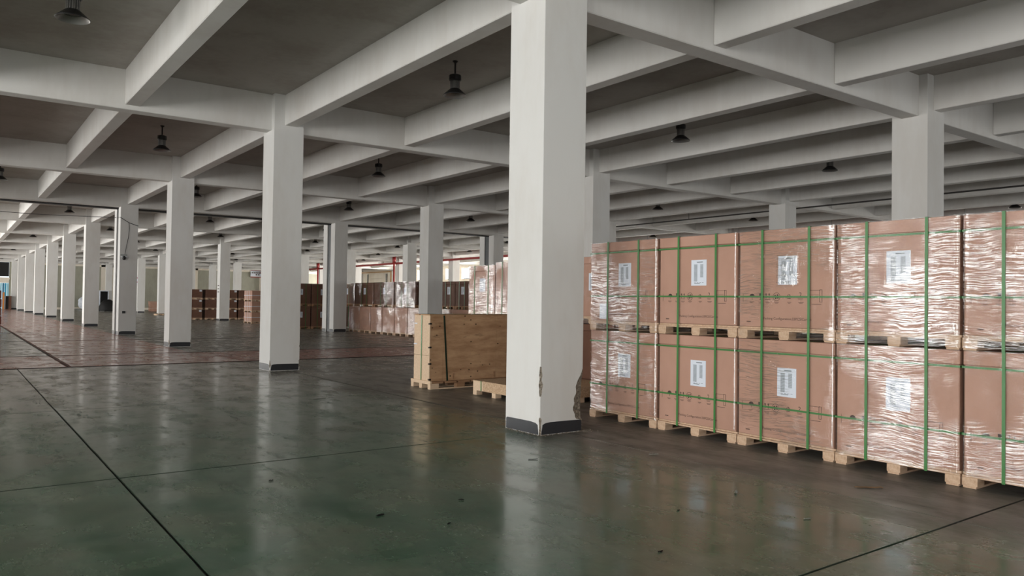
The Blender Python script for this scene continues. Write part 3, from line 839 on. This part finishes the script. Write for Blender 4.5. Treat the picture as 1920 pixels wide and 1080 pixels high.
def make_load(name, label, film=0, upper=False, full=True, hx=0.975, hy=0.607, pouch=False, seed=0, cart=M_CART, pal=M_PAL, white=False, h=HTOP, lab=True, group=None, simple=False, strapset=(-0.27, 0.31)):
    t = thing(name, label, 'pallet load', group=group)
    pallet(t, hx, hy, pal, detail=full)
    c = bx('carton', -hx + 0.012, hx - 0.012, -hy + 0.012, hy - 0.012, 0.136, h - 0.13, cart, t, 0.006)
    bm = bmesh.new(); box(bm, -hx + 0.006, hx - 0.006, -hy + 0.006, hy - 0.006, h - 0.128, h - 0.002)
    mk('carton_lid', bm, M_LID if cart is M_CART else cart, t, bevel=0.006)
    xf = -hx + 0.012
    if full: carton_marks(t, xf)
    if strapset: straps(t, hx, hy, 0.0 if upper else 0.088, h, strapset, (1.075, 0.475) if full else ())
    if lab: label_part(t, xf - 0.0 if not full else xf, 0.035, 0.765, pouch=pouch, simple=simple)
    if white:
        lb = bmesh.new(); plate(lb, -hx - 0.001, -0.44, -0.285, 0.16, 0.375, 0.002); mk('blank_white_label', lb, M_PAPER, t)
    if film is not None: film_shell(t, hx, hy, 0.10 if not upper else 0.02, h + 0.004, M_FILM[film], full, seed)
    return t
# front row, five stacks two high
edges5 = [(0.555, -0.73), (-0.745, -1.97), (-1.975, -3.19), (-3.195, -4.41), (-4.415, -5.65)]
fn = ['leftmost', 'second from left', 'third from left', 'fourth from left', 'rightmost']
desc_u = ['shrink-wrapped brown carton load with a blank white label, upper tier, leftmost of the front row',
          'smoothly filmed brown carton load, upper tier, second from left in the front row',
          'carton load with crinkled label pouch, upper tier, third from left in the front row',
          'glaring film-wrapped load with crinkled label pouch, upper tier, fourth in front row',
          'film-wrapped carton load cut by the right picture edge, upper tier of the front row']
desc_l = ['brown carton load on the floor, leftmost of the front row beside the nearest column',
          'smoothly filmed brown carton load on the floor, second from left in the front row',
          'carton load on the floor with flat white label, third from left in front row',
          'heavily crinkled carton load on the floor, fourth from left in the front row',
          'film-wrapped carton load on the floor, cut by the right picture edge']
fu = [1, 0, 3, 2, 2]; flw = [1, 0, 1, 3, 3]
for i, (ya, yb) in enumerate(edges5):
    yc = (ya + yb) / 2; hy = (ya - yb) / 2 - 0.004
    for tier in (0, 1):
        t = make_load('carton_pallet_load', (desc_l, desc_u)[tier][i], (flw, fu)[tier][i], tier == 1, True, 0.975, hy, pouch=(tier == 1 and i >= 2), seed=i * 2 + tier, white=(tier == 1 and i == 0), lab=True, group='two-high front row of carton loads')
        if i in (0, 1, 2):
            bm = bmesh.new(); p0 = None
            for q in range(60):
                z = 0.16 + q * 0.018; rr = 0.006 + 0.006 * abs(noise.noise(Vector((z * 13, i, tier))))
                p1 = Vector((-0.992 - rr * 0.4, -hy + 0.012 + 0.004 * noise.noise(Vector((z * 6, i, 4))), z))
                if p0: tube(bm, p0, p1, r0, 6, rr, cap=False)
                p0, r0 = p1, rr
            mk('film_fold', bm, M_FOLD, t, smooth=True)
        t.location = (1.27 + 0.975 + random.uniform(-0.006, 0.006), yc, tier * 1.226)
# plainer prototypes, copied
def place_copies(proto, lst):
    for i, (x, y, z, rz, label, grp, sy_) in enumerate(lst):
        o = proto if i == 0 else copy_tree(proto)
        o.location = (x, y, z); o.rotation_euler = (0, 0, rz); o.scale = (1, sy_, 1)
        o['label'] = label
        if grp: o['group'] = grp
pB = make_load('carton_pallet_load', 'x', 0, True, False, 0.95, 0.607, simple=True)
place = ['seen between nearest column and front row', 'hidden behind the leftmost front stack', 'hidden behind the second front stack']
place_copies(pB, [(3.30 + 0.95, 2.78 - i * 1.225, 1.226, 0, 'upper carton load of the second row, ' + place[i], 'second row of carton loads', 1) for i in range(3)])
pB2 = make_load('shade_darkened_load', 'x', None, False, False, 0.95, 0.607, simple=True, cart=M_CARTD, pal=M_PALD, lab=False, strapset=None)  # ordinary cartons in a shaded gap; the shade is put in as dark material
place_copies(pB2, [(3.30 + 0.95, 2.78 - i * 1.225, 0, 0, 'shade-darkened lower carton load of the second row, ' + place[i], 'second row of carton loads', 1) for i in range(3)])
pC = make_load('wrapped_pallet_load', 'x', 2, True, False, 0.95, 0.56, simple=True, seed=12)
pC2 = None
lst = []
for i, (ya, yb) in enumerate([(7.95, 6.83), (6.83, 5.68), (5.68, 4.5)]):
    for tier in (1, 0):
        lst.append((4.0 + 0.95, (ya + yb) / 2, tier * 1.226, 0, ['lower ', 'upper '][tier] + ['shiny wrapped load standing left above the crate', 'shiny wrapped load, slightly taller, beside the nearest column', 'wrapped load hidden behind the nearest column'][i], 'wrapped loads behind the crate', (ya - yb) / 1.14))
place_copies(pC, lst)
for o in sc.objects:
    if o.get('label', '').startswith('upper shiny wrapped load, slightly'): o.scale = (1, o.scale[1], 1.045)
# reddish wrapped lower row and larger turned loads on top, beyond the joint
pD = make_load('reddish_pallet_load', 'x', 1, False, False, 0.95, 0.607, lab=False, simple=True, seed=21, strapset=None, h=1.27)
lst = []
yy = 28.97
for i in range(9):
    lst.append((10.42 + 0.95, yy - 0.617, 0, 0, ['leftmost', 'second', 'third', 'fourth', 'fifth', 'sixth', 'seventh', 'eighth', 'ninth'][i] + ' reddish film-wrapped load from the left in the low row beyond the crate', 'reddish lower row beyond the crate', 1))
    yy -= 1.235
place_copies(pD, lst)
ys = [(30.75, 28.72), (28.66, 26.62), (26.56, 24.50), (24.42, 22.45)]
labs = ['dull brown film-wrapped load, partly behind the joint column', 'matt brown load with small white label, second on top', 'half glaring wrapped load, third on top of the reddish row', 'silver glaring wrapped load, fourth on top of the reddish row']
for i, (a, b) in enumerate(ys):
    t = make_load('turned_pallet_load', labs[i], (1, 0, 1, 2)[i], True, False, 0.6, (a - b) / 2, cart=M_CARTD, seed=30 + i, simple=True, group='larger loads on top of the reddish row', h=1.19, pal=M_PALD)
    t.location = (10.62 + 0.6, (a + b) / 2, 1.275)
for i, (a, b, f, lb) in enumerate([(22.38, 20.5, 2, 'glaring wrapped load half hidden by the column behind the crate'), (20.4, 19.35, None, 'dark unwrapped brown carton load right of the column behind the crate'), (19.33, 18.25, None, 'second dark unwrapped brown carton load beside the shiny one'), (18.2, 16.6, 2, 'silver wrapped load between dark cartons and the big shiny load')]):
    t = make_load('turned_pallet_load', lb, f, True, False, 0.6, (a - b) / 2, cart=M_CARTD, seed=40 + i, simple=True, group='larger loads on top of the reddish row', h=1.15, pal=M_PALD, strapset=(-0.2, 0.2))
    t.location = (10.75 + 0.6, (a + b) / 2, 1.275)
# dark two-high stacks seen left of the joint column (they face the camera side -y)
pE = make_load('shade_darkened_load', 'x', 0, True, False, 0.95, 0.60, cart=M_CARTD, pal=M_PALD, simple=True, seed=50)
lst = []
for i in range(3):
    for tier in (1, 0):
        lst.append((9.35 + i * 1.24 - 0.2, 32.4 + 0.95, tier * 1.226, PI / 2, ['lower', 'upper'][tier] + ' dark brown carton load ' + ['left of the joint column in the inner row', 'cut by the joint column of the inner row', 'in the dark gap right of the joint column'][i], 'dark two-high cartons by the joint', 1))
place_copies(pE, lst)
# three-high stacks far off
def make_small(name, label, hx, hy, h, cart, pal, cross=False):
    t = thing(name, label, 'pallet load')
    pallet(t, hx, hy, pal, False)
    bx('carton', -hx + 0.01, hx - 0.01, -hy + 0.01, hy - 0.01, 0.136, h, cart, t, 0.005)
    if cross:
        straps(t, hx, hy, 0.09, h, (-hy * 0.45, 0, hy * 0.45), (h * 0.55,), M_PAPER, 0.04, 0.03)
    else:
        bm = bmesh.new(); plate(bm, -hx, hy - 0.22, hy - 0.05, h - 0.16, h - 0.03, 0.004); mk('shipping_label', bm, M_PAPER, t)
    return t
pF = make_small('brown_carton_load', 'x', 0.6, 0.53, 0.735, M_CARTD, M_PAL)
lst = []
for i, x in enumerate((8.35, 9.62, 10.85, 12.0)):
    for tier in range(3):
        lst.append((x, 51.0 + 0.6, tier * 0.737, PI / 2, ['bottom', 'middle', 'top'][tier] + ' brown carton of the ' + ['leftmost', 'second', 'third', 'rightmost'][i] + ' distant three-high stack', 'three-high brown carton stacks', 1))
place_copies(pF, lst)
pG = make_small('pale_carton_load', 'x', 0.58, 0.80, 0.70, M_CART, M_PAL, True)
place_copies(pG, [(10.1, 42.5, tier * 0.705, 0, ['bottom', 'middle', 'top'][tier] + ' pale strapped carton of the sunlit three-high stack left of the second column', 'pale three-high stack', 1) for tier in range(3)])
pH = make_small('black_carton_load', 'x', 0.58, 0.58, 0.70, M_BLKR, M_PALD, False)
place_copies(pH, [(11.35, 42.6, tier * 0.705, PI / 2, ['bottom', 'middle', 'top'][tier] + ' dark carton beside the pale three-high stack', 'dark three-high stack', 1) for tier in range(3)])

# ------------------------------------------------------------------ plywood crate on its pallet
CR = thing('plywood_crate', 'tall knotty plywood crate with green straps on a wooden pallet', 'crate', (0.95, 4.46, 0))
pp = bpy.data.objects.new('pallet', None); COL.objects.link(pp); pp.parent = CR
for y in (0.05, 0.36, 0.67):
    bx('skid', 0, 2.3, y - 0.045, y + 0.045, 0, 0.02, M_PALP, pp)
    for x in (0.09, 0.65, 1.2, 1.75, 2.2): bx('block', x - 0.09, x + 0.09, y - 0.05, y + 0.05, 0.02, 0.10, M_PALP if x < 0.1 else M_PALD, pp, 0.002)
bx('end_board', -0.004, 0.03, 0, 0.72, 0.085, 0.145, M_PALP, pp, 0.002)
for i in range(8): bx('deck_board', 0.03 + i * 0.29, 0.03 + i * 0.29 + 0.24, 0, 0.72, 0.10, 0.135, M_PALD, pp, 0.002)
Z0, Z1 = 0.137, 1.335
for (y0, y1) in ((0.085, 0.345), (0.351, 0.655)):
    bx('end_panel', 0.02, 0.04, y0, y1, Z0, 0.60, M_PALP, CR, 0.001); bx('end_panel', 0.02, 0.04, y0, y1, 0.604, Z1, M_PALP, CR, 0.001)
for x0, x1 in ((0.035, 0.31), (0.314, 1.50), (1.504, 2.25)): bx('plywood_sheet', x0, x1, 0.085, 0.103, Z0, Z1, M_PLY, CR, 0.001)
bx('plywood_sheet', 0.04, 2.25, 0.637, 0.655, Z0, Z1, M_PLY, CR); bx('end_panel', 2.235, 2.25, 0.104, 0.636, Z0, Z1, M_PLY, CR)
bx('top_panel', 0.01, 2.26, 0.075, 0.665, Z1 + 0.001, Z1 + 0.02, M_PLY, CR, 0.001)
bm = bmesh.new(); box(bm, 0.013, 0.017, 0.36, 0.388, 0.09, Z1 + 0.024); box(bm, 0.013, 2.26, 0.36, 0.388, Z1 + 0.021, Z1 + 0.024); mk('lengthwise_strap', bm, M_STRAP, CR)
bm = bmesh.new(); vs = box(bm, 0.30, 0.335, 0.078, 0.082, 0.10, Z1 + 0.026)
for v in vs:
    if v.co.z < 0.5: v.co.x += 0.09
box(bm, 0.30, 0.335, 0.078, 0.66, Z1 + 0.022, Z1 + 0.026); mk('crosswise_strap', bm, M_STRAPD, CR)
for z in (1.17, 0.74, 0.44, 0.155):
    bx('corner_clip', 0.012, 0.06, 0.078, 0.084, z, z + 0.03, M_BLKR, CR); bx('corner_clip', 0.014, 0.018, 0.10, 0.125, z, z + 0.025, M_BLKR, CR)
for z in (1.17, 0.79): bx('corner_clip', 0.013, 0.018, 0.54, 0.66, z, z + 0.02, M_PAPER, CR)
for x in (0.52, 1.44):
    bm = bmesh.new(); vs = box(bm, x, x + 0.03, 0.076, 0.084, 0.15, 0.27); mk('nailed_cleat', bm, M_PALD, CR)
# low chipboard box on blocks
LB = thing('chipboard_box', 'low flat chipboard box on wooden blocks before the plywood crate', 'crate', (1.24, 3.50, 0))
for y in (-0.055, -0.62, -1.2, -1.75):
    for x in (0.06, 0.9, 1.7): bx('block', x - 0.06, x + 0.06, y - 0.055, y + 0.055, 0, 0.08, M_PALP, LB, 0.002)
bx('side_board', 0, 0.02, -0.30, 0, 0.08, 0.235, M_PALP, LB, 0.001); bx('side_board', 0, 0.02, -1.8, -0.304, 0.08, 0.235, M_OSB, LB, 0.001)
bx('end_board', 0.021, 1.75, -0.02, 0, 0.08, 0.235, M_OSB, LB); bx('end_board', 0.021, 1.75, -1.8, -1.78, 0.08, 0.235, M_OSB, LB)
bx('side_board', 1.751, 1.77, -1.8, 0, 0.08, 0.235, M_OSB, LB)
bx('lid_panel', -0.005, 1.775, -1.805, 0.005, 0.236, 0.25, M_OSB, LB, 0.001)
bx('floor_panel', 0.022, 1.75, -1.779, -0.021, 0.081, 0.09, M_OSB, LB)
bx('green_strap', -0.008, -0.006, -0.262, -0.24, 0.08, 0.252, M_STRAP, LB)

# ------------------------------------------------------------------ security camera and cable on the joint column
fy = JN[0] - JN[1]
def cable(name, pts, r, m, parent=None):
    bm = bmesh.new()
    for p, q in zip(pts, pts[1:]): tube(bm, p, q, r, 6)
    return mk(name, bm, m, parent)
c1 = thing('security_camera', 'small security camera hung on the joint column face', 'camera', (-0.19, fy, 3.25))
bx('mount_bracket', -0.13, 0.13, -0.03, 0, 0.07, 0.13, M_STEEL, c1, 0.005)
bm = bmesh.new(); tube(bm, (0, -0.02, 0.07), (0, -0.05, 0.02), 0.02); mk('bracket_arm', bm, M_STEEL, c1)
bm = bmesh.new(); bmesh.ops.create_uvsphere(bm, u_segments=14, v_segments=10, radius=0.085, matrix=Matrix.Translation((0, -0.09, -0.03))); mk('camera_dome', bm, M_LAMPB, c1, smooth=True)
bx('camera_hood', -0.12, 0.12, -0.14, -0.03, 0.01, 0.035, M_PAPER, c1, 0.004)
cb = thing('camera_cable', 'thin sagging cable across the joint column down to the security camera', 'cable')
cable('cross_cable', [(-0.345, fy - 0.013, 4.92), (-0.2, fy - 0.012, 4.83), (-0.02, fy - 0.015, 4.72), (0.16, fy - 0.012, 4.66), (0.345, fy - 0.013, 4.60)], 0.012, M_CONDUIT, cb)
cable('side_cable', [(-0.356, fy - 0.013, 4.92), (-0.356, fy + 0.25, 4.945), (-0.356, fy + 0.5, 4.955)], 0.012, M_CONDUIT, cb)
cable('drop_cable', [(-0.02, fy - 0.012, 4.72), (0.0, fy - 0.012, 4.45), (-0.03, fy - 0.012, 4.1), (-0.10, fy - 0.012, 3.7), (-0.15, fy - 0.012, 3.38)], 0.009, M_CONDUIT, cb)
w1 = cable('ceiling_wire', [(-9.5, 30.3, 5.08), (-6, 30.3, 5.05), (-3, 30.3, 5.02), (-0.37, 28.9, 4.98)], 0.012, M_CONDUIT)
tag(w1, 'thin wire strung under the ceiling beyond the dark joint at far left', 'wire')
b = bx('wall_marker', -0.20, -0.08, fy - 0.02, fy, 0.9, 1.0, M_DARK); tag(b, 'small dark fitting low on the security camera column', 'fitting')

# ------------------------------------------------------------------ signs
M_SIGNR = flat('red_sign_print', srgb(150, 40, 46), 0.5)
def sign(x, y, z, w_, h_, label):
    t = thing('wall_sign', label, 'sign', (x, y, z))
    bx('sign_board', 0, w_, -0.03, 0, 0, h_, M_PAPER, t)
    bx('red_stripe', 0, w_, -0.036, -0.031, h_ * 0.84, h_, M_SIGNR, t); bx('red_stripe', 0, w_, -0.036, -0.031, 0, h_ * 0.1, M_SIGNR, t)
    n = 7
    for i in range(n): bx('printed_word', w_ * (0.08 + 0.12 * i), w_ * (0.17 + 0.12 * i), -0.036, -0.031, h_ * 0.52, h_ * 0.64, M_INK, t)
    for i in range(2): bx('printed_word', w_ * (0.34 + 0.16 * i), w_ * (0.44 + 0.16 * i), -0.036, -0.031, h_ * 0.28, h_ * 0.42, M_INK, t)
sign(26.6, YF - 0.05, 4.44, 2.0, 1.05, 'white sign with red bars high on the far wall left of the second column')
t = thing('column_notice', 'small white notice with red bars on a distant inner column', 'sign', (SX - WX - 0.001, 76.98, 2.9))
bx('notice_board', -0.03, 0, -0.3, 0.3, 0, 0.75, M_PAPER, t); bx('red_stripe', -0.035, -0.031, -0.3, 0.3, 0.52, 0.7, M_SIGNR, t); bx('red_stripe', -0.035, -0.031, -0.3, 0.3, 0.1, 0.25, M_SIGNR, t)
t = thing('column_stencil', 'small black stencilled marks on the column between brown cartons', 'marking', (SX - WX - 0.001, 48.12, 2.0))
for z in (0.0, 0.22, 0.44): bx('stencil_mark', -0.004, 0, -0.18, 0.18, z, z + 0.06, M_INK, t)

# ------------------------------------------------------------------ odds and ends far away
M_SHEET = flat('pinkish_board', srgb(196, 150, 128), 0.7, var=0.3)
for i in range(7):
    o = bx('board_pack', 11.95 + random.uniform(0, 0.08), 13.6, 84.6, 85.8, 0.02 + i * 0.16, 0.15 + i * 0.16, M_SHEET, None, 0.01)
    tag(o, 'pinkish board pack, %s from the floor in the distant pile' % ordinal(i), 'board', 'distant pile of board packs')
t = thing('loose_pallet', 'pale low pallet on the floor before the distant board pile', 'pallet', (9.2, 65.8, 0)); 
for i in range(4): bx('deck_board', -0.5, 0.6, -0.5 + i * 0.3, -0.3 + i * 0.3, 0.09, 0.12, M_PALP, t)
for x in (-0.45, 0.05, 0.55): bx('runner', x - 0.05, x + 0.05, -0.5, 0.6, 0, 0.09, M_PALP, t)
t = thing('covered_machine', 'dark hunched machine under a black cover left of a distant column', 'machine', (7.75, 84.5, 0))
bm = bmesh.new(); bmesh.ops.create_icosphere(bm, subdivisions=3, radius=1.0)
for v in bm.verts:
    v.co.x *= 0.9; v.co.y *= 0.7; v.co.z = max(0, v.co.z + 0.1) * 1.15 + 0.02 + 0.08 * noise.noise(v.co * 3)
mk('black_cover', bm, M_BLKR, t, smooth=True)
bx('machine_foot', -0.8, 0.8, -0.6, 0.6, 0, 0.06, M_STEEL, t)
t = thing('open_cabinet', 'pale open cabinet with dark inside beyond the shaded column', 'cabinet', (9.0, 95.3, 0))
for nm, a in (('side_panel', (-0.55, -0.5, -0.3, 0.3, 0, 2.3)), ('side_panel', (0.35, 0.4, -0.3, 0.3, 0, 2.3)), ('top_panel', (-0.5, 0.35, -0.3, 0.3, 2.2, 2.3)), ('bottom_panel', (-0.5, 0.35, -0.3, 0.3, 0, 0.1))):
    bx(nm, *a, M_PAPER, t)
bx('dark_interior', -0.5, 0.35, 0.2, 0.25, 0.1, 2.2, M_BLKR, t)
t = thing('plastic_bundle', 'white crumpled plastic bundle against the far wall', 'bundle', (6.9, 95.5, 0))
bm = bmesh.new(); bmesh.ops.create_icosphere(bm, subdivisions=3, radius=0.6)
for v in bm.verts: v.co *= 1 + 0.3 * noise.noise(v.co * 3); v.co.z = v.co.z * 1.3 + 0.85
mk('crumpled_plastic', bm, M_PAPER, t); bx('low_trolley', -1.2, 0.7, -0.4, 0.4, 0.03, 0.12, M_STEEL, t)
M_RUST = flat('rust_red_board', srgb(128, 58, 40), 0.6, var=0.3)
for i in range(5):
    o = bx('red_crate', -5.6, -4.32 + (i % 2) * 0.02, 30.6, 31.8, 0.01 + i * 0.36, 0.35 + i * 0.36, M_RUST, None, 0.02)
    tag(o, 'rust-red crate, %s from the floor in the stack at the left picture edge' % ordinal(i), 'crate', 'rust-red stack at the left edge')

# ------------------------------------------------------------------ floor litter
def litter(x, y, sx, sy, rz, m, label, h=0.012, seed=0, name='litter_scrap'):
    bm = bmesh.new(); n = 10
    g = []
    for i in range(n + 1):
        a = i / n; wd = sy * (0.35 + 0.65 * math.sin(PI * min(0.97, max(0.03, a)))) * (0.8 + 0.5 * noise.noise(Vector((a * 5, seed, 0))))
        zz = 0.002 + h * abs(noise.noise(Vector((a * 4, seed, 2))))
        off = 0.3 * sy * noise.noise(Vector((a * 3, seed, 7)))
        g.append([bm.verts.new(((a - 0.5) * sx, off - wd / 2, zz)), bm.verts.new(((a - 0.5) * sx, off, zz + h * 0.6)), bm.verts.new(((a - 0.5) * sx, off + wd / 2, zz * 0.7))])
    for A, B in zip(g, g[1:]):
        for j in range(2): bm.faces.new([A[j], A[j + 1], B[j + 1], B[j]])
    ret = bmesh.ops.solidify(bm, geom=list(bm.faces), thickness=0.002)
    o = mk(name, bm, m, loc=(x, y, 0.002)); o.rotation_euler = (0, 0, rz); tag(o, label, 'litter'); return o
M_KRAFT = flat('torn_kraft_paper', srgb(150, 120, 88), 0.8)
M_GREYP = flat('grey_paper_scrap', srgb(150, 150, 142), 0.7)
litter(0.50, -3.98, 0.24, 0.05, -0.75, M_KRAFT, 'torn brown cardboard strip on the floor before the fourth front load', 0.012, 1, 'cardboard_strip')
litter(-0.66, -3.45, 0.05, 0.035, 0.3, M_GREYP, 'crumpled pale plastic scrap on the worn floor below the third load', 0.03, 2)
litter(-0.03, -1.91, 0.11, 0.03, -0.6, M_GREYP, 'small pale paper shred on the floor right of the nearest column', 0.012, 3)
litter(-1.27, -1.42, 0.10, 0.02, -0.4, M_BLKR, 'thin dark curved shred in front of the nearest column', 0.008, 4)
litter(-3.48, -2.41, 0.07, 0.05, 0.2, M_BLKR, 'largest black flake on the open green floor', 0.012, 5)
litter(-2.74, -2.37, 0.045, 0.03, -0.7, M_BLKR, 'black flake pair-mate nearer the nearest column on the green floor', 0.008, 6)
litter(-3.17, -2.88, 0.05, 0.025, 0.5, M_BLKR, 'narrow black flake nearest the bottom centre of the green floor', 0.008, 7)
litter(-3.78, -0.9, 0.04, 0.035, 0.1, M_BLKR, 'round black flake on the floor left of centre', 0.008, 8)
litter(-2.36, -4.16, 0.05, 0.03, 0.1, M_BLKR, 'black flake close to the bottom edge right of centre', 0.008, 9)
litter(-1.5, -3.55, 0.035, 0.025, 0.1, M_BLKR, 'tiny dark chip on the worn floor right of centre', 0.006, 10)
litter(-1.25, 4.2, 0.22, 0.06, 0.1, M_GREYP, 'faint pale paper smear-like scrap on the floor before the second column', 0.006, 11)
litter(-0.86, -4.25, 0.06, 0.03, -0.4, M_GREYP, 'pale chip near the oblique floor joint at the bottom right', 0.01, 12)
